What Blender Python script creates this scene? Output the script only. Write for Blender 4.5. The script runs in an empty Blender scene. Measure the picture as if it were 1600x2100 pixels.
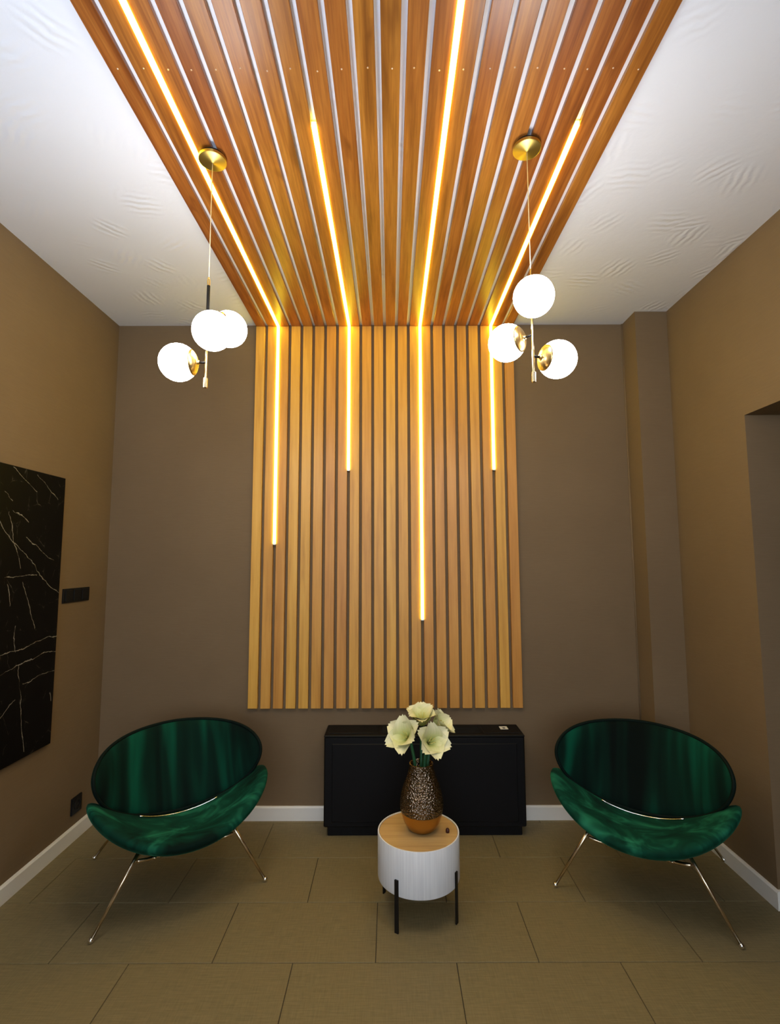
import bpy, math, random
from mathutils import Vector, Matrix

random.seed(7)
scene = bpy.context.scene
C = scene.collection
PI = math.pi

# ------------------------------------------------------------------ camera
D = 3.15              # back wall distance
EYE = 1.52            # camera height
H = 3.03              # ceiling height
XL, XR = -1.742, 1.694
cam_d = bpy.data.cameras.new('camera')
cam = bpy.data.objects.new('camera', cam_d)
C.objects.link(cam)
cam_d.sensor_fit = 'VERTICAL'
cam_d.sensor_height = 36.0
cam_d.lens = 36.0 * 1042.3 / 2100.0
cam_d.clip_start = 0.02
PITCH, ROLL = 0.0947, 0.003
cam.matrix_world = (Matrix.Translation((0, 0, EYE)) @ Matrix.Rotation(PI / 2 + PITCH, 4, 'X')
                    @ Matrix.Rotation(-ROLL, 4, 'Z'))
scene.camera = cam

# ------------------------------------------------------------------ world, exposure
world = bpy.data.worlds.new('world')
scene.world = world
world.use_nodes = True
bg = world.node_tree.nodes['Background']
bg.inputs[0].default_value = (0.84, 0.90, 1.0, 1)
bg.inputs[1].default_value = 3.8
scene.view_settings.view_transform = 'Standard'
scene.view_settings.look = 'None'
scene.view_settings.gamma = 1.0
scene.view_settings.use_curve_mapping = False
scene.view_settings.exposure = 0.9
scene.cycles.use_denoising = True
scene.cycles.max_bounces = 8
scene.cycles.diffuse_bounces = 5
scene.cycles.sample_clamp_indirect = 6.0
scene.cycles.caustics_reflective = False
scene.cycles.caustics_refractive = False
GLOBE_L = 20.5
LED_L = 12.5
GLOBE_C = (1.0, 0.96, 0.94)
LED_C = (1.0, 0.79, 0.036)
FILL_W = 66.0  # power of the added ceiling fill, out of view
FILL_C = (0.60, 0.76, 1.0)


# ------------------------------------------------------------------ node helpers
class NT:
    def __init__(self, name):
        self.m = bpy.data.materials.new(name)
        self.m.use_nodes = True
        self.t = self.m.node_tree
        self.b = self.t.nodes['Principled BSDF']

    def n(self, typ, ins=None, **kw):
        nd = self.t.nodes.new(typ)
        for k, v in kw.items():
            setattr(nd, k, v)
        for k, v in (ins or {}).items():
            self.set(nd.inputs[k], v)
        return nd

    def set(self, sock, v):
        if isinstance(v, bpy.types.NodeSocket):
            self.t.links.new(v, sock)
        else:
            sock.default_value = v

    def math(self, op, a, b=None, c=None, clamp=False):
        nd = self.n('ShaderNodeMath', operation=op, use_clamp=clamp)
        self.set(nd.inputs[0], a)
        if b is not None: self.set(nd.inputs[1], b)
        if c is not None: self.set(nd.inputs[2], c)
        return nd.outputs[0]

    def vmath(self, op, a, b=None):
        nd = self.n('ShaderNodeVectorMath', operation=op)
        self.set(nd.inputs[0], a)
        if b is not None:
            if op == 'SCALE': self.set(nd.inputs['Scale'], b)
            else: self.set(nd.inputs[1], b)
        return nd.outputs['Value'] if op in ('DOT_PRODUCT', 'LENGTH', 'DISTANCE') else nd.outputs['Vector']

    def ramp(self, fac, stops, interp='LINEAR'):
        nd = self.n('ShaderNodeValToRGB')
        nd.color_ramp.interpolation = interp
        e = nd.color_ramp.elements
        while len(e) < len(stops): e.new(0.5)
        for el, (p, c) in zip(e, stops):
            el.position = p
            el.color = (c[0], c[1], c[2], 1) if isinstance(c, (tuple, list)) else (c, c, c, 1)
        self.set(nd.inputs[0], fac)
        return nd.outputs[0]

    def mix(self, fac, a, b, blend='MIX'):
        nd = self.n('ShaderNodeMix', data_type='RGBA', blend_type=blend)
        self.set(nd.inputs[0], fac)
        self.set(nd.inputs[6], a if isinstance(a, bpy.types.NodeSocket) else (*a, 1))
        self.set(nd.inputs[7], b if isinstance(b, bpy.types.NodeSocket) else (*b, 1))
        return nd.outputs[2]

    def noise(self, vec, scale, detail=3.0, rough=0.5, dist=0.0):
        nd = self.n('ShaderNodeTexNoise', {'Vector': vec, 'Scale': scale, 'Detail': detail,
                                           'Roughness': rough, 'Distortion': dist})
        return nd.outputs['Fac']

    def obj(self):
        return self.n('ShaderNodeTexCoord').outputs['Object']

    def mapping(self, vec, loc=(0, 0, 0), rot=(0, 0, 0), scale=(1, 1, 1)):
        nd = self.n('ShaderNodeMapping', {'Vector': vec, 'Location': loc, 'Rotation': rot, 'Scale': scale})
        return nd.outputs[0]

    def bump(self, height, strength=0.3, distance=0.01):
        nd = self.n('ShaderNodeBump', {'Height': height, 'Strength': strength, 'Distance': distance})
        self.t.links.new(nd.outputs[0], self.b.inputs['Normal'])

    def p(self, **kw):
        names = dict(color='Base Color', rough='Roughness', metal='Metallic', spec='Specular IOR Level',
                     coat='Coat Weight', coat_rough='Coat Roughness', sheen='Sheen Weight', sheen_rough='Sheen Roughness',
                     sheen_tint='Sheen Tint', emit='Emission Color', emit_s='Emission Strength', trans='Transmission Weight',
                     sss='Subsurface Weight')
        for k, v in kw.items():
            if isinstance(v, tuple) and len(v) == 3: v = (*v, 1)
            self.set(self.b.inputs[names[k]], v)
        return self


M = {}


def simple(name, color, rough=0.5, **kw):
    m = NT(name).p(color=color, rough=rough, **kw)
    M[name] = m.m
    return m


def rnd(nt):
    return nt.n('ShaderNodeObjectInfo').outputs['Random']


# wall plaster paint: taupe brown with fine horizontal weave
w = NT('wall_paint')
oc = w.obj()
weave = w.noise(w.mapping(oc, scale=(14, 14, 160)), 1.0, 4, 0.6)
blot = w.noise(oc, 1.6, 3, 0.55)
col = w.mix(w.ramp(blot, [(0.3, 0.0), (0.7, 1.0)]), (0.184, 0.124, 0.069), (0.210, 0.143, 0.080))
col = w.mix(w.math('MULTIPLY', weave, 0.35), col, (0.125, 0.083, 0.046))
w.p(color=col, rough=0.75, spec=0.25)
w.bump(weave, 0.25, 0.002)
M['wall'] = w.m

# ceiling stucco: white with feathered trowel strokes
c = NT('ceiling_stucco')
oc = c.obj()
vor = c.n('ShaderNodeTexVoronoi', {'Vector': oc, 'Scale': 5.0, 'Randomness': 1.0})
ang = c.math('MULTIPLY', c.n('ShaderNodeSeparateColor', {0: vor.outputs['Color']}).outputs[0], 6.283)
loc = c.vmath('SUBTRACT', oc, c.vmath('SCALE', vor.outputs['Position'], 1.0))
rot = c.n('ShaderNodeVectorRotate', {'Vector': loc, 'Angle': ang}, rotation_type='Z_AXIS')
wv = c.n('ShaderNodeTexWave', {'Vector': rot.outputs[0], 'Scale': 9.0, 'Distortion': 3.0, 'Detail': 2.0, 'Detail Scale': 2.0})
mask = c.ramp(vor.outputs['Distance'], [(0.15, 1.0), (0.5, 0.0)])
fine = c.noise(oc, 22, 4, 0.6)
big = c.noise(oc, 3, 2, 0.5)
hgt = c.math('ADD', c.math('MULTIPLY', wv.outputs['Fac'], mask), c.math('ADD', c.math('MULTIPLY', fine, 0.5), big))
c.p(color=(0.83, 0.855, 0.92), rough=0.6, spec=0.3)
c.bump(hgt, 0.35, 0.006)
M['ceiling'] = c.m

# wood for slats; grain runs along the given axis
def wood(name, axis, dark, mid, light, rough=0.38, fig=1.0):
    t = NT(name)
    r = rnd(t)
    off = t.n('ShaderNodeCombineXYZ', {0: t.math('MULTIPLY', r, 37.0), 1: t.math('MULTIPLY', r, 91.0), 2: t.math('MULTIPLY', r, 53.0)})
    v = t.vmath('ADD', t.obj(), off.outputs[0])
    s = [30, 30, 30]; s[axis] = 1.6
    g1 = t.noise(t.mapping(v, scale=tuple(s)), 1.0, 5, 0.6, 0.4)
    s2 = [150, 150, 150]; s2[axis] = 5
    g2 = t.noise(t.mapping(v, scale=tuple(s2)), 1.0, 3, 0.6)
    s3 = [9, 9, 9]; s3[axis] = 2.2
    knot = t.noise(t.mapping(v, scale=tuple(s3)), 1.0, 2, 0.5, 1.2)
    col = t.ramp(g1, [(0.25, dark), (0.5, mid), (0.78, light)])
    col = t.mix(t.ramp(knot, [(0.66, 0.0), (0.8, 0.75 * fig)]), col, dark)
    col = t.mix(t.math('MULTIPLY', t.ramp(g2, [(0.35, 1.0), (0.6, 0.0)]), 0.35 * fig), col, dark)
    hsv = t.n('ShaderNodeHueSaturation', {'Color': col, 'Value': t.math('MULTIPLY_ADD', r, 0.24, 0.88),
                                          'Hue': t.math('MULTIPLY_ADD', r, 0.016, 0.492)})
    t.p(color=hsv.outputs[0], rough=rough, spec=0.4)
    t.bump(g2, 0.12, 0.001)
    M[name] = t.m

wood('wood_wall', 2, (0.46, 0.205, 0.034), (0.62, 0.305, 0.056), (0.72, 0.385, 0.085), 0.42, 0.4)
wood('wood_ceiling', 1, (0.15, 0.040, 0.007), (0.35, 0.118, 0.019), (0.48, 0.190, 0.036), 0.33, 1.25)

# floor tile: brown-olive with woven fabric look
t = NT('floor_tile')
r = rnd(t)
off = t.n('ShaderNodeCombineXYZ', {0: t.math('MULTIPLY', r, 17.0), 1: t.math('MULTIPLY', r, 31.0), 2: 0.0})
v = t.vmath('ADD', t.obj(), off.outputs[0])
a = t.noise(t.mapping(v, scale=(14, 190, 1)), 1.0, 3, 0.6)
b = t.noise(t.mapping(v, scale=(190, 14, 1)), 1.0, 3, 0.6)
wv = t.math('ADD', t.math('MULTIPLY', a, 0.6), t.math('MULTIPLY', b, 0.4))
blot = t.noise(v, 3.0, 4, 0.6)
col = t.ramp(wv, [(0.25, (0.125, 0.095, 0.044)), (0.75, (0.27, 0.215, 0.105))])
col = t.mix(t.ramp(blot, [(0.3, 0.0), (0.75, 0.5)]), col, (0.21, 0.155, 0.075))
t.p(color=col, rough=0.55, spec=0.35)
t.bump(wv, 0.2, 0.0015)
M['tile'] = t.m
simple('grout', (0.035, 0.028, 0.017), 0.9)

simple('white_trim', (0.80, 0.77, 0.72), 0.45)
simple('black_metal', (0.007, 0.006, 0.006), 0.5, spec=0.25)
simple('black_cabinet', (0.0025, 0.0025, 0.0035), 0.5, spec=0.2)
simple('black_plastic', (0.005, 0.005, 0.006), 0.5, spec=0.25)
simple('brass', (0.72, 0.50, 0.20), 0.28, metal=1.0)
simple('pale_brass', (0.80, 0.63, 0.38), 0.25, metal=1.0)
simple('canopy_brass', (0.62, 0.46, 0.12), 0.36, metal=1.0)
simple('cord', (0.85, 0.68, 0.42), 0.4)
simple('chrome', (0.80, 0.78, 0.74), 0.18, metal=1.0)
simple('leg_metal', (0.66, 0.54, 0.38), 0.25, metal=1.0)
simple('white_label', (0.75, 0.75, 0.72), 0.5)
simple('paper_print', (0.10, 0.10, 0.12), 0.6)
simple('screw', (0.75, 0.55, 0.42), 0.35, metal=0.8)
simple('leather', (0.05, 0.010, 0.008), 0.5)
simple('aluminium', (0.6, 0.58, 0.55), 0.35, metal=1.0)
simple('fill_window_frame', (0.03, 0.03, 0.032), 0.4)

def emitter(name, col, strength):
    t = NT(name)
    t.p(color=(0.9, 0.9, 0.88), rough=0.3, emit=col, emit_s=strength)
    M[name] = t.m

emitter('globe_glass', GLOBE_C, GLOBE_L)
emitter('led', LED_C, LED_L)

# clear glass of the added fill window
t = NT('fill_window_glass')
tr = t.n('ShaderNodeBsdfTransparent', {'Color': (0.95, 0.97, 0.97, 1)})
gl = t.n('ShaderNodeBsdfGlossy', {'Roughness': 0.02})
fr = t.n('ShaderNodeFresnel', {'IOR': 1.45})
mx = t.n('ShaderNodeMixShader', {0: fr.outputs[0], 1: tr.outputs[0], 2: gl.outputs[0]})
t.t.links.new(mx.outputs[0], t.t.nodes['Material Output'].inputs[0])
M['glass'] = t.m

# green velvet with brushed nap (UV: u across the shell, v along it)
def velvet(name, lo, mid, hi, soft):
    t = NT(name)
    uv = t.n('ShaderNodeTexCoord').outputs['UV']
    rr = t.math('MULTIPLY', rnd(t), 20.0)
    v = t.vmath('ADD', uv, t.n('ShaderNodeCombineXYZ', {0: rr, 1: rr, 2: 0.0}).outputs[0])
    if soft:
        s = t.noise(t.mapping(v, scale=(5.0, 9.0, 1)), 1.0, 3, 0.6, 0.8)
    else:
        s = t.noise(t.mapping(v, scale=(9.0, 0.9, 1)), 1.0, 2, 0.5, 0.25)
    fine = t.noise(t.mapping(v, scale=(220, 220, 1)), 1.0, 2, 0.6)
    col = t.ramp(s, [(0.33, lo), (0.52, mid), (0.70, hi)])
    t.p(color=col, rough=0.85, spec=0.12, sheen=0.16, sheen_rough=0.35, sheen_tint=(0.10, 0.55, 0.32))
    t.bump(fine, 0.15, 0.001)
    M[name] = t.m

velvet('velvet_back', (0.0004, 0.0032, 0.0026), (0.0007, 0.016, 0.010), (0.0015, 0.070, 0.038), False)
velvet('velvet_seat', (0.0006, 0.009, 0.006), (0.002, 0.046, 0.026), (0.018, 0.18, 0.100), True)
simple('velvet_piping', (0.0008, 0.006, 0.0045), 0.8, spec=0.15)

# white table drum, fine vertical ribs
t = NT('drum_white')
oc = t.obj()
ribs = t.noise(t.mapping(oc, scale=(140, 140, 4)), 1.0, 2, 0.5)
t.p(color=t.ramp(ribs, [(0.3, (0.72, 0.73, 0.76)), (0.7, (0.82, 0.83, 0.85))]), rough=0.5)
t.bump(ribs, 0.15, 0.001)
M['drum'] = t.m
wood('wood_lid', 0, (0.44, 0.25, 0.085), (0.58, 0.36, 0.14), (0.66, 0.44, 0.19), 0.4)

# hammered vase metal
t = NT('hammered_metal')
oc = t.obj()
vo = t.n('ShaderNodeTexVoronoi', {'Vector': oc, 'Scale': 130.0}, feature='SMOOTH_F1')
vo.inputs['Smoothness'].default_value = 0.3
t.p(color=t.ramp(vo.outputs['Distance'], [(0.1, (0.34, 0.27, 0.20)), (0.6, (0.20, 0.15, 0.105))]), metal=1.0, rough=0.22)
t.bump(vo.outputs['Distance'], 0.9, 0.006)
M['hammered'] = t.m
simple('vase_gold', (0.50, 0.27, 0.065), 0.3, metal=1.0)

# flowers
t = NT('petal')
uv = t.n('ShaderNodeTexCoord').outputs['UV']
sep = t.n('ShaderNodeSeparateXYZ', {0: uv})
grad = t.ramp(sep.outputs[1], [(0.0, (0.36, 0.46, 0.10)), (0.5, (0.62, 0.62, 0.27)), (0.85, (0.78, 0.73, 0.47))])
vein = t.noise(t.mapping(uv, scale=(30, 2, 1)), 1.0, 2, 0.5)
t.p(color=t.mix(t.math('MULTIPLY', t.ramp(vein, [(0.4, 1.0), (0.6, 0.0)]), 0.35), grad, (0.50, 0.55, 0.22)), rough=0.5, sss=0.0)
M['petal'] = t.m
simple('stem', (0.012, 0.085, 0.030), 0.45)
simple('stamen', (0.55, 0.50, 0.15), 0.5)

# black marble with white veins; the vein lines lie in the slab's own (y, z) plane
VEINS = [[(2.29, 1.953), (2.455, 1.857)], [(2.447, 1.94), (2.614, 1.843)], [(2.251, 1.83), (2.299, 1.797)],
         [(2.309, 1.751), (2.405, 1.704)], [(2.267, 1.655), (2.438, 1.526), (2.529, 1.438), (2.665, 1.35)],
         [(2.406, 1.631), (2.61, 1.518)], [(2.286, 1.447), (2.491, 1.456)], [(2.289, 1.741), (2.313, 1.65), (2.375, 1.487)],
         [(2.403, 1.423), (2.497, 1.198)], [(2.304, 1.412), (2.333, 1.318)],
         [(2.1, 1.10), (2.316, 1.113), (2.442, 1.114), (2.606, 1.141), (2.685, 1.125)],
         [(2.12, 0.96), (2.324, 1.026), (2.448, 1.046), (2.6, 1.067), (2.691, 1.059)],
         [(2.446, 0.945), (2.548, 0.962), (2.673, 0.964)], [(2.405, 1.039), (2.441, 0.823), (2.48, 0.633)],
         [(2.373, 1.222), (2.362, 1.17), (2.383, 1.105)], [(2.638, 0.858), (2.648, 0.813)], [(2.2, 0.76), (2.34, 0.852), (2.398, 0.888)],
         [(2.05, 1.9), (2.267, 1.655)], [(2.06, 1.4), (2.2, 1.2), (2.3, 0.8)]]
t = NT('black_marble')
oc = t.obj()
warp = t.n('ShaderNodeTexNoise', {'Vector': oc, 'Scale': 11.0, 'Detail': 4.0, 'Roughness': 0.6})
p2 = t.vmath('ADD', oc, t.vmath('SCALE', t.vmath('SUBTRACT', warp.outputs['Color'], (0.5, 0.5, 0.5)), 0.045))
p2 = t.vmath('MULTIPLY', p2, (0, 1, 1))
best = None
for line in VEINS:
    for (y0, z0), (y1, z1) in zip(line, line[1:]):
        A = Vector((0, y0, z0)); d = Vector((0, y1 - y0, z1 - z0)); L = d.length; d /= L
        rel = t.vmath('SUBTRACT', p2, tuple(A))
        k = t.math('MINIMUM', t.math('MAXIMUM', t.vmath('DOT_PRODUCT', rel, tuple(d)), 0.0), L)
        dist = t.vmath('DISTANCE', rel, t.vmath('SCALE', tuple(d), k))
        best = dist if best is None else t.math('MINIMUM', best, dist)
brk = t.noise(oc, 16.0, 4, 0.7)
wid = t.math('MULTIPLY', t.ramp(brk, [(0.40, 0.12), (0.62, 1.0)]), 0.0036)
v1 = t.math('SUBTRACT', 1.0, t.math('DIVIDE', best, wid), clamp=True)
hair = t.n('ShaderNodeTexVoronoi', {'Vector': t.mapping(p2, scale=(1, 1, 0.6)), 'Scale': 9.0}, feature='DISTANCE_TO_EDGE')
v2 = t.math('MULTIPLY', t.ramp(hair.outputs['Distance'], [(0.0, 1.0), (0.012, 0.0)]), t.ramp(brk, [(0.5, 0.0), (0.72, 0.28)]))
vv = t.math('MAXIMUM', t.math('MULTIPLY', v1, 0.7), v2)
t.p(color=t.mix(vv, (0.0035, 0.0032, 0.0032), (0.42, 0.38, 0.32)), rough=0.35, spec=0.10)
M['marble'] = t.m


# ------------------------------------------------------------------ mesh helpers
class MB:
    def __init__(self):
        self.v, self.f, self.uv = [], [], {}

    def add(self, vs, fs):
        o = len(self.v)
        self.v += [tuple(x) for x in vs]
        self.f += [tuple(i + o for i in q) for q in fs]
        return self

    def box(self, x0, x1, y0, y1, z0, z1):
        return self.add([(x0, y0, z0), (x1, y0, z0), (x1, y1, z0), (x0, y1, z0), (x0, y0, z1), (x1, y0, z1), (x1, y1, z1), (x0, y1, z1)],
                        [(0, 3, 2, 1), (4, 5, 6, 7), (0, 1, 5, 4), (1, 2, 6, 5), (2, 3, 7, 6), (3, 0, 4, 7)])

    def rbox(self, x0, x1, y0, y1, z0, z1, b):
        """box with all edges chamfered by b"""
        vs, idx = [], {}
        for sx in (0, 1):
            for sy in (0, 1):
                for sz in (0, 1):
                    P = ((x0, x1)[sx], (y0, y1)[sy], (z0, z1)[sz])
                    S = (1 - 2 * sx, 1 - 2 * sy, 1 - 2 * sz)
                    for ax in range(3):      # vertex lying on face ax
                        q = [P[i] + (0 if i == ax else S[i] * b) for i in range(3)]
                        idx[(sx, sy, sz, ax)] = len(vs); vs.append(q)
        fs = []
        def face(keys):
            pts = [Vector(vs[idx[k]]) for k in keys]
            n = (pts[1] - pts[0]).cross(pts[2] - pts[0])
            c = sum(pts, Vector()) / len(pts) - Vector(((x0 + x1) / 2, (y0 + y1) / 2, (z0 + z1) / 2))
            ids = [idx[k] for k in keys]
            fs.append(ids if n.dot(c) > 0 else ids[::-1])
        for ax in range(3):
            o1, o2 = [i for i in range(3) if i != ax]
            for s in (0, 1):
                ks = []
                for a_, b_ in ((0, 0), (1, 0), (1, 1), (0, 1)):
                    k = [0, 0, 0]; k[ax] = s; k[o1] = a_; k[o2] = b_
                    ks.append((*k, ax))
                face(ks)
            for a_ in (0, 1):
                for b_ in (0, 1):      # edge along ax
                    k0 = [0, 0, 0]; k0[o1] = a_; k0[o2] = b_
                    k1 = list(k0); k1[ax] = 1
                    face([(*k0, o1), (*k1, o1), (*k1, o2), (*k0, o2)])
        for sx in (0, 1):
            for sy in (0, 1):
                for sz in (0, 1):
                    face([(sx, sy, sz, a_) for a_ in range(3)])
        return self.add(vs, fs)

    def tube(self, pts, r, n=10, caps=True, closed=False):
        pts = [Vector(p) for p in pts]
        rs = r if isinstance(r, (list, tuple)) else [r] * len(pts)
        m = len(pts)
        tang = []
        for i in range(m):
            a = pts[(i - 1) % m] if (closed or i > 0) else pts[i]
            b = pts[(i + 1) % m] if (closed or i < m - 1) else pts[i]
            tang.append((b - a).normalized())
        u = tang[0].orthogonal().normalized()
        vs = []
        for i in range(m):
            u = (u - tang[i] * u.dot(tang[i])).normalized()
            w_ = tang[i].cross(u)
            for k in range(n):
                a = 2 * PI * k / n
                vs.append(pts[i] + (u * math.cos(a) + w_ * math.sin(a)) * rs[i])
        fs = []
        for i in range(m if closed else m - 1):
            j = (i + 1) % m
            for k in range(n):
                fs.append((i * n + k, i * n + (k + 1) % n, j * n + (k + 1) % n, j * n + k))
        if caps and not closed:
            fs.append(tuple(range(n - 1, -1, -1)))
            fs.append(tuple((m - 1) * n + k for k in range(n)))
        return self.add(vs, fs)

    def lathe(self, prof, n=48, c=(0, 0, 0), caps=True):
        """prof: list of (r, z) from bottom to top"""
        vs, fs = [], []
        for r_, z in prof:
            for k in range(n):
                a = 2 * PI * k / n
                vs.append((c[0] + r_ * math.cos(a), c[1] + r_ * math.sin(a), c[2] + z))
        for i in range(len(prof) - 1):
            for k in range(n):
                fs.append((i * n + k, i * n + (k + 1) % n, (i + 1) * n + (k + 1) % n, (i + 1) * n + k))
        if caps:
            if prof[0][0] > 1e-6: fs.append(tuple(range(n - 1, -1, -1)))
            if prof[-1][0] > 1e-6: fs.append(tuple((len(prof) - 1) * n + k for k in range(n)))
        return self.add(vs, fs)

    def prism(self, poly, axis, a, b):
        """extrude a polygon (2-D, the two other axes in order) along axis from a to b"""
        vs = []
        for s in (a, b):
            for q in poly:
                p_ = [q[0], q[1]]; p_.insert(axis, s); vs.append(tuple(p_))
        n = len(poly)
        fs = [tuple(range(n)), tuple(range(2 * n - 1, n - 1, -1))] + [(i, i + n, (i + 1) % n + n, (i + 1) % n) for i in range(n)]
        return self.add(vs, fs)

    def mesh(self, name, mat, smooth=False, fix=True):
        me = bpy.data.meshes.new(name)
        me.from_pydata(self.v, [], self.f)
        if mat: me.materials.append(M[mat])
        if self.uv:
            lay = me.uv_layers.new(name='UVMap')
            for lp in me.loops:
                lay.data[lp.index].uv = self.uv[lp.vertex_index]
        if fix:
            import bmesh
            bm = bmesh.new(); bm.from_mesh(me)
            bmesh.ops.recalc_face_normals(bm, faces=bm.faces)
            bm.to_mesh(me); bm.free()
        if smooth:
            me.polygons.foreach_set('use_smooth', [True] * len(me.polygons))
            if smooth != True:
                try: me.set_sharp_from_angle(angle=math.radians(smooth))
                except Exception: pass
        return me

    def build(self, name, mat, parent=None, smooth=False, fix=True):
        return link(name, self.mesh(name, mat, smooth, fix), parent)


def link(name, me, parent=None, loc=None):
    o = bpy.data.objects.new(name, me)
    C.objects.link(o)
    if parent: o.parent = parent
    if loc: o.location = loc
    return o


def tag(o, label=None, cat=None, group=None, kind=None):
    if label: o['label'] = label
    if cat: o['category'] = cat
    if group: o['group'] = group
    if kind: o['kind'] = kind
    return o


def empty(name, loc=(0, 0, 0), rz=0.0):
    o = bpy.data.objects.new(name, None)
    o.empty_display_size = 0.1
    C.objects.link(o)
    o.location = loc
    o.rotation_euler = (0, 0, rz)
    return o


def copy_tree(o, parent=None):
    c_ = o.copy()
    C.objects.link(c_)
    c_.parent = parent
    for ch in list(o.children):
        copy_tree(ch, c_)
    return c_


def struct(o, label):
    return tag(o, label, kind='structure')


# ------------------------------------------------------------------ the room
YF = -1.9             # wall behind the camera
T = 0.12
DOOR_Y0, DOOR_Y1, DOOR_Z = 1.33, 2.372, 2.205    # passage in the right wall
XP = 2.95             # end of the passage

floor = struct(MB().box(XL - T, XP + T, YF - T, D + T, -0.12, -0.003).build('floor', 'grout'), 'olive brown tiled floor with thin dark joints')
PX, PY, J = 0.6215, 0.3425, 0.0028
tile_meshes = {}
def tile_mesh(wd, dp):
    k = (round(wd, 4), round(dp, 4))
    if k not in tile_meshes:
        tile_meshes[k] = MB().rbox(0, wd, 0, dp, -0.008, 0.0, 0.0012).mesh('tile', 'tile')
    return tile_meshes[k]
row = 0
ys = [2.082 + PY * i for i in range(-13, 5)]
for i, y0 in enumerate(ys):
    k = i - 13
    y1 = y0 + PY
    a0, a1 = max(y0, YF), min(y1, D)
    if a1 - a0 < 0.02: continue
    off = -0.060 if k % 2 == 0 else -0.374
    for n in range(-4, 7):
        x0 = off + PX * n
        x1 = x0 + PX
        for c0, c1, e0, e1 in ((XL, XR, a0, a1), (XR, XP, max(a0, DOOR_Y0), min(a1, DOOR_Y1))):
            b0, b1 = max(x0, c0), min(x1, c1)
            if b1 - b0 > 0.02 and e1 - e0 > 0.02:
                link('tile', tile_mesh(b1 - b0 - J, e1 - e0 - J), floor, (b0 + J / 2, e0 + J / 2, 0))

struct(MB().box(XL - T, XP + T, YF - T, D + T, H, H + 0.12).build('ceiling', 'ceiling'), 'white stucco ceiling with trowel strokes')
struct(MB().box(XL - T, XR, D, D + T, -0.003, H).build('wall_back', 'wall'), 'taupe brown wall behind the slat panel')
struct(MB().box(XL - T, XL, YF, D, -0.003, H).build('wall_left', 'wall'), 'taupe brown side wall carrying the marble slab')
wr = MB()
wr.box(XR, XP + T, DOOR_Y1, D + T, -0.003, H)
wr.box(XR, XP + T, DOOR_Y0, DOOR_Y1, DOOR_Z, H)
wr.box(XR, XP + T, YF, DOOR_Y0, -0.003, H)
wr.box(XP, XP + T, DOOR_Y0, DOOR_Y1, -0.003, DOOR_Z)
struct(wr.build('wall_right', 'wall'), 'taupe brown side wall with a deep doorway')
PIL_X, PIL_Y = 1.500, 2.98
struct(MB().box(PIL_X, XR + 0.02, PIL_Y, D + 0.02, -0.003, H).build('wall_corner', 'wall'), 'brown boxed pier in the corner beside the doorway wall')
struct(MB().tube([(PIL_X - 0.002, D - 0.002, 0.0), (PIL_X - 0.002, D - 0.002, H)], 0.006, 8).build('trim_1', 'wall', smooth=True), 'thin bead in the corner between wall and pier')
# wall behind the camera; its window is added and sized for cool fill light
WX0, WX1, WZ0, WZ1 = -1.40, 1.20, 0.80, 2.60
wf = MB()
wf.box(XL - T, XP + T, YF - T, YF, -0.003, WZ0)
wf.box(XL - T, XP + T, YF - T, YF, WZ1, H)
wf.box(XL - T, WX0, YF - T, YF, WZ0, WZ1)
wf.box(WX1, XP + T, YF - T, YF, WZ0, WZ1)
struct(wf.build('wall_front', 'wall'), 'taupe brown wall with a wide added window')
win = MB().box(WX0, WX1, YF - 0.07, YF - 0.064, WZ0, WZ1).build('fill_window', 'glass')
struct(win, 'added unseen window for cool fill light, slim black frame')
fr = MB()
fw = 0.05
fr.box(WX0, WX1, YF - 0.1, YF - 0.03, WZ0, WZ0 + fw); fr.box(WX0, WX1, YF - 0.1, YF - 0.03, WZ1 - fw, WZ1)
for x in (WX0, (WX0 + WX1) / 2 - fw / 2, WX1 - fw): fr.box(x, x + fw, YF - 0.1, YF - 0.03, WZ0, WZ1)
fr.build('fill_window_frame', 'fill_window_frame', win)

# baseboards: chamfered profile 80 mm high
BH, BT = 0.080, 0.014
def prof(p0, s):      # profile in (outward, z)
    return [(p0, 0), (p0 + s * BT, 0), (p0 + s * BT, BH - 0.008), (p0 + s * (BT - 0.006), BH), (p0, BH)]
struct(MB().prism(prof(D, -1), 0, XL, PIL_X).build('baseboard_back', 'white_trim'), 'white baseboard along the slat panel wall')
struct(MB().prism(prof(XL, 1), 1, YF, D - BT).build('baseboard_left', 'white_trim'), 'white baseboard below the marble slab')
bb = MB()
bb.prism(prof(XR, -1), 1, DOOR_Y1 - BT, PIL_Y)
bb.prism(prof(DOOR_Y1, -1), 0, XR, XP)
bb.prism(prof(PIL_Y, -1), 0, PIL_X, XR)
bb.prism(prof(PIL_X, -1), 1, PIL_Y - BT, D)
bb.prism(prof(XR, -1), 1, YF, DOOR_Y0 + BT)
struct(bb.build('baseboard_right', 'white_trim'), 'white baseboard turning into the doorway')

# ------------------------------------------------------------------ slat panels
NS, SP, SW, ST, SC = 22, 0.0755, 0.0575, 0.024, 0.017
SX0 = -0.853
PANEL_Z = 0.641
CEIL_Y0 = 0.0
wp = empty('slat_wall_panel', (SX0 + NS * SP / 2, D, PANEL_Z))
tag(wp, 'wall panel of vertical honey wood slats with dark gaps', 'wall panel')
cp = empty('slat_ceiling_panel', (SX0 + NS * SP / 2, D, H))
tag(cp, 'ceiling panel of reddish wood slats running out from the wall', 'ceiling panel')
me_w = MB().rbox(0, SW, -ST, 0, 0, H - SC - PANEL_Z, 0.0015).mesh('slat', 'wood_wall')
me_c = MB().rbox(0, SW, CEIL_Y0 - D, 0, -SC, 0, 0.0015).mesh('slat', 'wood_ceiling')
sc_me = MB().lathe([(0.0, -0.0014), (0.0025, -0.001), (0.0034, 0.001)], 10).mesh('screw', 'screw', True)
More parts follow.
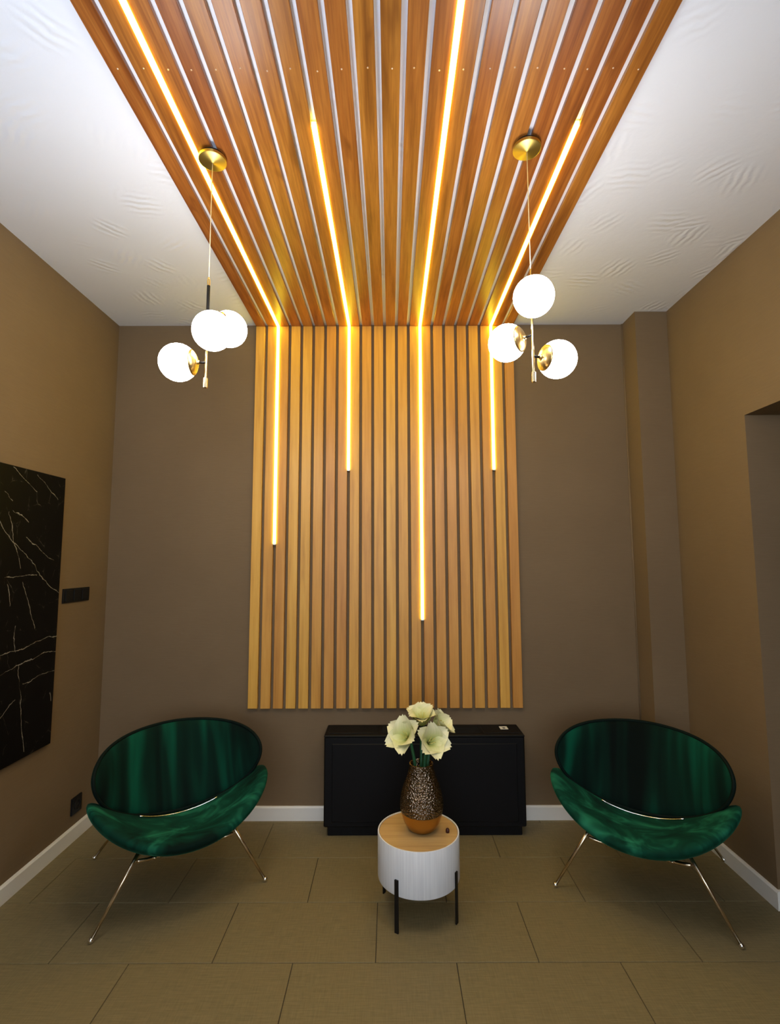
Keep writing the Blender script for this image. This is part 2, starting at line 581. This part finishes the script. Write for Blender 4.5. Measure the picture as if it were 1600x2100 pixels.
for i in range(NS):
    x = SX0 + i * SP
    link('slat', me_w, wp, (x - wp.location.x, 0, 0))
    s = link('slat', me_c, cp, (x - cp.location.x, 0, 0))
    link('screw', sc_me, s, (SW / 2 + random.uniform(-0.006, 0.006), 1.418 - D + random.uniform(-0.006, 0.006), -SC))

# LED strips: each runs along a ceiling gap, turns the corner and comes down a wall gap
LEDS = [(2, 0.10, 1.623, 'glowing light strip reaching lower than the two short ones, near the panel edge'),
        (8, 1.615, 2.082, 'short glowing light strip between the two long ones'),
        (14, 0.10, 1.164, 'longest glowing light strip ending lowest on the slat wall'),
        (20, 1.615, 2.082, 'short glowing light strip at the doorway side of the slat panel')]
LP = 0.005
for gi, y_end, z_end, lab in LEDS:
    gx = SX0 + gi * SP - (SP - SW) / 2
    hw = (SP - SW) / 2 + 0.0003
    led = empty('led_strip', (gx, D, H))
    tag(led, lab, 'light strip', 'light strips set into the slat panels')
    MB().rbox(-hw, hw, y_end - D, -ST - LP, -SC - LP, -0.005, 0.0015).build('ceiling_run', 'led', led)
    MB().rbox(-hw, hw, -ST - LP, -0.012, z_end - H, -SC - LP + 0.001, 0.0015).build('wall_run', 'led', led)
    MB().box(-hw, hw, y_end - D, -0.001, -0.005, 0).build('profile', 'aluminium', led)
    MB().box(-hw, hw, -0.012, 0, z_end - H, -0.005).build('profile', 'aluminium', led)
    MB().rbox(-hw, hw, -ST - LP, -0.001, z_end - H - 0.008, z_end - H, 0.001).build('end_cap', 'aluminium', led)

# ------------------------------------------------------------------ pendant lamps
GR, GARM = 0.0665, 0.099
HEIGHTS = (2.385, 2.298, 2.222)
def make_pendant(loc, a0):
    x, y = loc
    root = empty('globe_pendant_lamp', (x, y, H - SC), a0)
    z0 = -(H - SC)          # local z of the floor
    can = MB().lathe([(0.005, -0.031), (0.010, -0.0275), (0.046, -0.0255), (0.0495, -0.023), (0.0495, -0.013), (0.047, -0.012)], 48).build('canopy', 'canopy_brass', root, 40)
    MB().lathe([(0.040, -0.013), (0.040, 0.0)], 32).build('gasket', 'black_plastic', can, 40)
    MB().tube([(0, 0, -0.030), (0, 0, z0 + 2.535)], 0.0016, 6).build('cord', 'cord', root, True)
    # elongated hook loop on top of the rod
    loop = []
    for k in range(24):
        a = 2 * PI * k / 24
        loop.append((0.0045 * math.cos(a), 0, z0 + 2.522 + 0.016 * math.sin(a)))
    MB().tube(loop, 0.0022, 6, closed=True).build('hook', 'brass', root, True)
    MB().tube([(0, 0, z0 + 2.508), (0, 0, z0 + 2.415)], 0.0058, 12).build('sleeve', 'black_metal', root, 40)
    MB().tube([(0, 0, z0 + 2.42), (0, 0, z0 + 2.15)], 0.0040, 10).build('rod', 'pale_brass', root, 40)
    MB().lathe([(0.004, 2.128), (0.0072, 2.130), (0.0072, 2.164), (0.004, 2.166)], 16, (0, 0, z0)).build('finial', 'pale_brass', root, 40)
    for k, hz in enumerate(HEIGHTS):
        a = -k * 2 * PI / 3
        d = Vector((math.cos(a), math.sin(a), 0))
        ctr = d * GARM + Vector((0, 0, z0 + hz))
        q = Vector((0, 0, 1)).rotation_difference(-d)      # local +z points at the rod
        n = 20
        pr = [(GR * math.sin(PI * (1 - i / n)), GR * math.cos(PI * (1 - i / n))) for i in range(n + 1)]
        pr[0] = (1e-5, -GR); pr[-1] = (1e-5, GR)
        g = MB().lathe(pr, 36, caps=False).build('globe', 'globe_glass', root, True)
        g.location = ctr; g.rotation_mode = 'QUATERNION'; g.rotation_quaternion = q
        cap = [(GR * 1.03 * math.sin(math.radians(t_)), GR * 1.03 * math.cos(math.radians(t_))) for t_ in range(42, 3, -6)]
        cap = [(cap[0][0] - 0.002, cap[0][1] - 0.002)] + cap + [(0.007, GR * 1.03), (0.007, GR * 1.03 + 0.006)]
        c_ = MB().lathe(cap, 32).build('globe_cap', 'brass', g, True)
        MB().tube([(0, 0, GR * 1.03), (0, 0, GARM - 0.003)], 0.0045, 10).build('arm', 'black_metal', g, True)
    return root
pl = make_pendant((-0.652, 1.748), math.radians(60))
tag(pl, 'brass pendant with three lit globes hanging over the chair by the marble slab', 'pendant lamp', 'globe pendants hung from the slat ceiling')
pr_ = copy_tree(pl)
pr_.location = (0.497, 1.70, H - SC)
pr_.rotation_euler = (0, 0, math.radians(-102))
tag(pr_, 'brass pendant with three lit globes hanging on the doorway side', 'pendant lamp', 'globe pendants hung from the slat ceiling')

# ------------------------------------------------------------------ wall fittings
slab = empty('marble_slab', (XL, 2.3, 0.604))
tag(slab, 'tall black marble slab with white veins on the side wall', 'wall panel')
m = MB().rbox(0.0, 0.022, -0.2 , 0.368, 0, 1.353, 0.0015).mesh('stone_face', 'marble')
o = link('stone_face', m, slab)
# keep the vein coordinates in room units
for vtx in m.vertices: vtx.co = (vtx.co.x, vtx.co.y + 2.3, vtx.co.z + 0.604)
o.location = (0, -2.3, -0.604)
MB().box(0.0, 0.010, -0.19, 0.360, 0.006, 1.347).build('backing_frame', 'black_metal', slab)

sw = empty('switch_plate', (XL, 2.843, 1.335))
tag(sw, 'black triple light switch beside the marble slab', 'light switch')
MB().rbox(0, 0.008, -0.118, 0.118, -0.038, 0.038, 0.002).build('frame', 'black_plastic', sw)
for k in (-1, 0, 1):
    MB().rbox(0.006, 0.0125, k * 0.074 - 0.030, k * 0.074 + 0.030, -0.030, 0.030, 0.0015).build('rocker', 'black_plastic', sw)
so = empty('wall_socket', (XL, 2.945, 0.185))
tag(so, 'black wall socket low beside the green chair', 'socket')
MB().rbox(0, 0.010, -0.045, 0.045, -0.045, 0.045, 0.002).build('frame', 'black_plastic', so)
ring = MB().tube([(0.011, 0.026 * math.cos(2 * PI * k / 24), 0.026 * math.sin(2 * PI * k / 24)) for k in range(24)], 0.003, 6, closed=True).build('outlet_ring', 'black_plastic', so, True)
MB().tube([(0.0095, 0.0095, 0), (0.0115, 0.0095, 0)], 0.003, 8).tube([(0.0095, -0.0095, 0), (0.0115, -0.0095, 0)], 0.003, 8).build('pin_holes', 'grout', so)

# ------------------------------------------------------------------ fan coil cabinet
FX0, FX1, FY, FH = -0.372, 0.749, 2.95, 0.545
fc = empty('fan_coil_cabinet', ((FX0 + FX1) / 2, FY, 0))
tag(fc, 'low black metal heating cabinet on the floor under the slat panel', 'cabinet')
hw = (FX1 - FX0) / 2
fd = D - 0.016 - FY
MB().rbox(-hw, hw, 0, fd, 0.055, FH - 0.012, 0.006).build('body', 'black_cabinet', fc)
MB().rbox(-hw + 0.02, hw - 0.02, 0.025, fd - 0.01, 0.0, 0.06, 0.003).build('plinth', 'black_cabinet', fc)
MB().rbox(-hw - 0.001, hw + 0.001, -0.002, fd, FH - 0.014, FH, 0.004).build('top_cover', 'black_cabinet', fc)
MB().rbox(-hw + 0.045, hw - 0.045, -0.006, 0.004, 0.085, FH - 0.045, 0.003).build('front_panel', 'black_cabinet', fc)
for sx, x0, x1 in ((0, -hw + 0.02, -hw + 0.30), (1, hw - 0.22, hw - 0.02)):
    MB().rbox(x0, x1, 0.03, fd - 0.03, FH - 0.002, FH + 0.003, 0.001).build('lid', 'black_cabinet', fc)
grl = MB().box(-hw + 0.32, hw - 0.24, 0.03, fd - 0.03, FH - 0.001, FH + 0.0005).build('air_grille', 'black_metal', fc)
for k in range(8):
    y = 0.036 + k * (fd - 0.076) / 7
    MB().rbox(-hw + 0.32, hw - 0.24, y, y + 0.008, FH, FH + 0.004, 0.001).build('louvre', 'black_cabinet', grl)
lb = MB().box(hw - 0.115, hw - 0.070, 0.085, 0.135, FH + 0.003, FH + 0.0042).build('label_sticker', 'white_label', fc)
tag(lb, 'small white sticker')
MB().box(hw - 0.100, hw - 0.085, 0.093, 0.115, FH + 0.0042, FH + 0.0046).build('print', 'paper_print', lb)

# ------------------------------------------------------------------ side table
TBX, TBY, TBR, TZ0, TZ1 = 0.122, 2.388, 0.181, 0.138, 0.326
tb = empty('drum_side_table', (TBX, TBY, 0))
tag(tb, 'small round white drum table with wooden top and black legs', 'side table')
MB().lathe([(TBR - 0.012, TZ0), (TBR - 0.002, TZ0 + 0.002), (TBR, TZ0 + 0.006), (TBR, TZ1 - 0.003), (TBR - 0.001, TZ1), (TBR - 0.006, TZ1), (TBR - 0.007, TZ1 - 0.012), (0.0005, TZ1 - 0.012)], 96).build('drum', 'drum', tb, 35)
lid = MB().lathe([(TBR - 0.0078, TZ1 - 0.0118), (TBR - 0.0078, TZ1 - 0.003), (TBR - 0.009, TZ1 - 0.002), (0.0005, TZ1 - 0.002)], 96).build('table_top', 'wood_lid', tb, 35)
MB().tube([(0.128, -0.022, TZ1 - 0.003), (0.128, -0.022, TZ1 + 0.010), (0.128, -0.020, TZ1 + 0.016)], [0.008, 0.0085, 0.004], 10).build('pull_tab', 'leather', lid, True)
for k in range(4):
    a = math.radians(-123 + 90 * k)
    m = MB().rbox(-0.009, 0.009, -0.003, 0.004, 0.0, 0.205, 0.001)
    q = Matrix.Rotation(a + PI / 2, 3, 'Z')
    ctr = Vector((math.cos(a), math.sin(a), 0)) * (TBR + 0.003)
    m.v = [tuple(q @ Vector(v_) + ctr) for v_ in m.v]
    m.build('leg', 'black_metal', tb)

# ------------------------------------------------------------------ vase
VX, VY, VZ = 0.138, 2.395, TZ1 - 0.0018
va = empty('metal_vase', (VX, VY, VZ))
tag(va, 'hammered bronze egg vase with smooth golden foot on the drum table', 'vase')
vh = 0.283
def vr(z):          # egg-like profile
    pts = [(0, 0.052), (0.012, 0.064), (0.04, 0.081), (0.075, 0.0925), (0.11, 0.0965), (0.15, 0.0915), (0.19, 0.079), (0.23, 0.0625), (0.262, 0.054), (0.283, 0.053)]
    for (z0_, r0), (z1_, r1) in zip(pts, pts[1:]):
        if z <= z1_ + 1e-9:
            u = (z - z0_) / (z1_ - z0_)
            return r0 + (r1 - r0) * (u * 0.9 + 0.1 * u * u * (3 - 2 * u))
    return pts[-1][1]
zs = 0.082
MB().lathe([(0.046, 0.0), (0.052, 0.002)] + [(vr(zs * i / 12), zs * i / 12) for i in range(1, 13)], 72).build('golden_foot', 'vase_gold', va, 35)
up = [(vr(zs + (vh - zs) * i / 30) + 0.0012, zs + (vh - zs) * i / 30) for i in range(31)]
up = [(vr(zs) - 0.003, zs - 0.003)] + up + [(0.050, vh + 0.002), (0.046, vh - 0.002), (0.044, vh - 0.09), (0.0005, vh - 0.10)]
MB().lathe(up, 72).build('hammered_body', 'hammered', va, 50)

# ------------------------------------------------------------------ amaryllis flowers
def petal_mesh(L, W, flare):
    mb = MB()
    nu, nv = 9, 6
    for i in range(nu + 1):
        u = i / nu
        wd = W * max(0.0, math.sin(PI * (0.06 + 0.92 * u) ** 1.15)) ** 0.55
        wd = max(wd, 0.004)
        rad = 0.006 + L * flare * (0.25 * u + 0.75 * u ** 2.0)
        ax = L * (0.95 * u - 0.33 * flare * u ** 3)
        for j in range(nv + 1):
            s = 2 * j / nv - 1
            cup = 0.25 * wd * s * s
            rip = 0.0045 * math.sin(8 * u + 6 * s) * u * u
            mb.uv[len(mb.v)] = (j / nv, u)
            mb.v.append((rad - cup * 0.8 + rip, s * wd * 0.5, ax + cup * 0.5))
    for i in range(nu):
        for j in range(nv):
            a = i * (nv + 1) + j
            mb.f.append((a, a + 1, a + nv + 2, a + nv + 1))
    me = mb.mesh('petal', 'petal', True, fix=False)
    return me
def flower(pos, axis, L, flare, spin, lab, mouth):
    pos = Vector(pos); axis = Vector(axis).normalized()
    root = empty('amaryllis_flower', (mouth[0], mouth[1], VZ + vh - 0.03))
    tag(root, lab, 'flower', 'cream flowers in the hammered vase')
    base = Vector(root.location)
    thr = pos - axis * L * 0.55
    rel = thr - base
    pts = []
    for i in range(9):
        u = i / 8
        p0, p1, p2_ = Vector((0, 0, -0.05)), Vector((rel.x * 0.25, rel.y * 0.25, rel.z * 0.55)) , rel
        pts.append(p0 * (1 - u) ** 2 + p1 * 2 * u * (1 - u) + p2_ * u * u)
    MB().tube(pts, [0.0075] * 8 + [0.0065], 10).build('stem', 'stem', root, True)
    me_p = petal_mesh(L, L * 1.0, flare)
    q = Vector((0, 0, 1)).rotation_difference(axis)
    for k in range(6):
        o_ = link('petal', me_p, root)
        o_.location = rel
        o_.rotation_mode = 'QUATERNION'
        from mathutils import Quaternion
        tilt = Quaternion((0, 1, 0), random.uniform(-0.14, 0.14) - (0.10 if k % 2 else 0))
        o_.rotation_quaternion = q @ Quaternion((0, 0, 1), spin + k * PI / 3 + random.uniform(-0.1, 0.1)) @ tilt
    st = MB()
    for k in range(5):
        a = spin + k * 1.256
        e1 = q @ Vector((0.006 * math.cos(a), 0.006 * math.sin(a), L * 0.3))
        e2 = q @ Vector((0.014 * math.cos(a), 0.014 * math.sin(a), L * 0.62))
        st.tube([rel, rel + e1, rel + e2], [0.0012, 0.0012, 0.0022], 6)
    st.build('stamens', 'stamen', root, True)
flower((0.060, 2.345, 0.745), (-0.42, -0.70, 0.58), 0.104, 0.80, 0.2, 'cream flower leaning out toward the marble slab', (VX - 0.022, VY - 0.005))
flower((0.145, 2.450, 0.802), (-0.05, -0.35, 0.95), 0.098, 0.66, 0.5, 'cream flower standing tallest in the vase', (VX, VY + 0.022))
flower((0.236, 2.415, 0.772), (0.70, -0.30, 0.62), 0.090, 0.70, 0.0, 'cream flower turned up toward the doorway', (VX + 0.022, VY + 0.005))
flower((0.182, 2.318, 0.730), (0.34, -0.80, 0.48), 0.102, 0.82, 0.9, 'cream flower hanging low over the vase rim', (VX + 0.008, VY - 0.022))

# ------------------------------------------------------------------ green velvet chairs
def shell(center, tang, norm, R, smax, b, thick, tipshift, cross, e=1.0, rnd_=7):
    """rounded lens pad bent round an axis along tang; returns MB and edge curve function"""
    center = Vector(center); tang = Vector(tang).normalized(); norm = Vector(norm).normalized()
    X = Vector((1, 0, 0))
    def pos(s, t, n):
        ph = s / R
        t2 = t + tipshift * (s / smax) ** 2
        out = X * (R * math.sin(ph)) + norm * (R * (1 - math.cos(ph)))
        nn = norm * math.cos(ph) - X * math.sin(ph)
        return center + out + tang * t2 + nn * (n + cross * t * t / b)
    mb = MB()
    NR, NA = 16, 96
    rings = []
    prof_ = [(1 - (1 - i / NR) ** 1.6) for i in range(NR + 1)]
    def add(s, t, n):
        mb.uv[len(mb.v)] = (s, t)
        mb.v.append(tuple(pos(s, t, n)))
        return len(mb.v) - 1
    def outline(a):
        ca, sa = math.cos(a), math.sin(a)
        return smax * math.copysign(abs(ca) ** e, ca), b * math.copysign(abs(sa) ** e, sa)
    for side in (1, -1):
        rr = []
        for i in range(NR + 1):
            rho = prof_[i]
            if i == 0:
                rr.append([add(0, 0, side * thick / 2)])
                continue
            th = thick / 2 * (max(0.0, 1 - rho ** rnd_)) ** 0.5
            if i == NR and side == -1:
                rr.append(rings[0][NR]); continue
            rr.append([add(*(q * (rho if i < NR else 1.0) for q in outline(2 * PI * k / NA)), side * th) for k in range(NA)])
        rings.append(rr)
    for rr in rings:
        for k in range(NA):
            mb.f.append((rr[0][0], rr[1][k], rr[1][(k + 1) % NA]))
        for i in range(1, NR):
            for k in range(NA):
                mb.f.append((rr[i][k], rr[i + 1][k], rr[i + 1][(k + 1) % NA], rr[i][(k + 1) % NA]))
    edge = [pos(*(q * 1.0 for q in outline(2 * PI * k / NA)), thick * 0.12) for k in range(NA)]
    return mb, edge, pos

def make_chair():
    root = empty('slice_armchair', (0, 0, 0))
    # back
    Bb, Bt = Vector((0, 0.065, 0.313)), Vector((0, -0.105, 0.688))
    tg = (Bt - Bb); bl = tg.length / 2; tg.normalize()
    nm = Vector((0, tg.z, -tg.y))
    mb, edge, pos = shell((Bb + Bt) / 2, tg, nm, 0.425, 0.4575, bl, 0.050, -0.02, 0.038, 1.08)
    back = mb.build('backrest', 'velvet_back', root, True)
    MB().tube(edge, 0.0075, 8, closed=True).build('piping', 'velvet_piping', back, True)
    back_pos = pos
    # seat
    Sr, Sf = Vector((0, -0.02, 0.258)), Vector((0, 0.450, 0.312))
    tg = (Sf - Sr); sl = tg.length / 2; tg.normalize()
    nm = Vector((0, -tg.z, tg.y))
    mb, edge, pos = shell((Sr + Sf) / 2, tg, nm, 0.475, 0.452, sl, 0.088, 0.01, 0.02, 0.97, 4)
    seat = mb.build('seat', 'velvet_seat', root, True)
    # rail lying on the seat along the foot of the back
    cs, axis_n = (Sr + Sf) / 2, nm * 0.475
    def above(P):
        q = P - cs - axis_n
        q = q - tg * q.dot(tg)
        return 0.475 - q.length
    rail = []
    for k in range(-10, 11):
        lo_, hi_ = -0.30, 0.10
        for _ in range(40):
            mid_ = (lo_ + hi_) / 2
            if above(back_pos(k * 0.02, mid_, 0.036)) < 0.0465: lo_ = mid_
            else: hi_ = mid_
        rail.append(back_pos(k * 0.02, lo_, 0.036))
    MB().tube(rail, 0.0036, 8).build('rail', 'chrome', root, True)
    # metal undercarriage
    MB().tube([(-0.20, 0.325, 0.262), (-0.16, 0.30, 0.245), (0.16, 0.30, 0.245), (0.20, 0.325, 0.262)], 0.008, 8).build('cross_bar', 'leg_metal', root, True)
    MB().tube([(-0.17, -0.20, 0.262), (-0.14, -0.16, 0.245), (0.14, -0.16, 0.245), (0.17, -0.20, 0.262)], 0.008, 8).build('cross_bar', 'leg_metal', root, True)
    for s in (-1, 1):
        MB().tube([(s * 0.13, 0.31, 0.245), (s * 0.12, 0.1, 0.215), (s * 0.12, -0.17, 0.245)], 0.008, 8).build('side_bar', 'leg_metal', root, True)
        MB().tube([(s * 0.10, -0.16, 0.245), (s * 0.10, -0.21, 0.32), (s * 0.10, -0.225, 0.52)], 0.008, 8).build('back_support', 'leg_metal', root, True)
        for (fx, fy, tx, ty) in ((0.358, 0.325, 0.195, 0.325), (0.312, -0.325, 0.165, -0.20)):
            foot = Vector((s * fx, fy, 0.010)); top = Vector((s * tx, ty, 0.30 if fy > 0 else 0.265))
            lg = MB().tube([foot, foot.lerp(top, 0.5), top], [0.0062, 0.0072, 0.0082], 10).build('leg', 'leg_metal', root, True)
            n = 8
            MB().lathe([(max(1e-4, 0.0115 * math.sin(PI * i / n)), -0.0115 * math.cos(PI * i / n) + 0.0112) for i in range(n + 1)], 14, (foot.x, foot.y, 0), caps=False).build('foot', 'chrome', lg, True)
    return root
ch = make_chair()
CH_L = (-1.077, 2.651, math.radians(180 + 33))
CH_R = (1.2425, 2.611, math.radians(180 - 32))
ch.location = (CH_L[0], CH_L[1], 0); ch.rotation_euler = (0, 0, CH_L[2])
tag(ch, 'green velvet shell armchair beside the marble slab wall', 'armchair', 'green velvet shell armchairs')
ch2 = copy_tree(ch)
ch2.location = (CH_R[0], CH_R[1], 0); ch2.rotation_euler = (0, 0, CH_R[2])
tag(ch2, 'green velvet shell armchair by the doorway wall', 'armchair', 'green velvet shell armchairs')

# ------------------------------------------------------------------ unseen uplighter, added behind the camera to fill-light the ceiling
ux, uy, uz = -0.70, -0.25, 1.70
ul = empty('fill_uplighter', (ux, uy, 0))
tag(ul, 'added unseen uplighter for ceiling fill, black stand and open white bowl', 'added fill lamp')
MB().lathe([(0.14, 0.0), (0.14, 0.012), (0.02, 0.022)], 40).build('base', 'black_metal', ul, 40)
MB().tube([(0, 0, 0.02), (0, 0, uz - 0.06)], 0.011, 12).build('pole', 'black_metal', ul, 40)
MB().lathe([(0.012, uz - 0.065), (0.07, uz - 0.05), (0.12, uz - 0.01), (0.15, uz + 0.05), (0.146, uz + 0.05), (0.115, uz - 0.004), (0.06, uz - 0.042), (0.001, uz - 0.055)], 48, caps=False).build('bowl', 'white_trim', ul, 50)
ld = bpy.data.lights.new('ceiling_fill', 'SPOT')
ld.energy = FILL_W; ld.color = FILL_C; ld.shadow_soft_size = 0.05
ld.spot_size = math.radians(150); ld.spot_blend = 0.6
lo = bpy.data.objects.new('fill_spot', ld); C.objects.link(lo)
lo.parent = ul; lo.location = (0, 0, uz + 0.03); lo.rotation_euler = (PI, 0, 0)
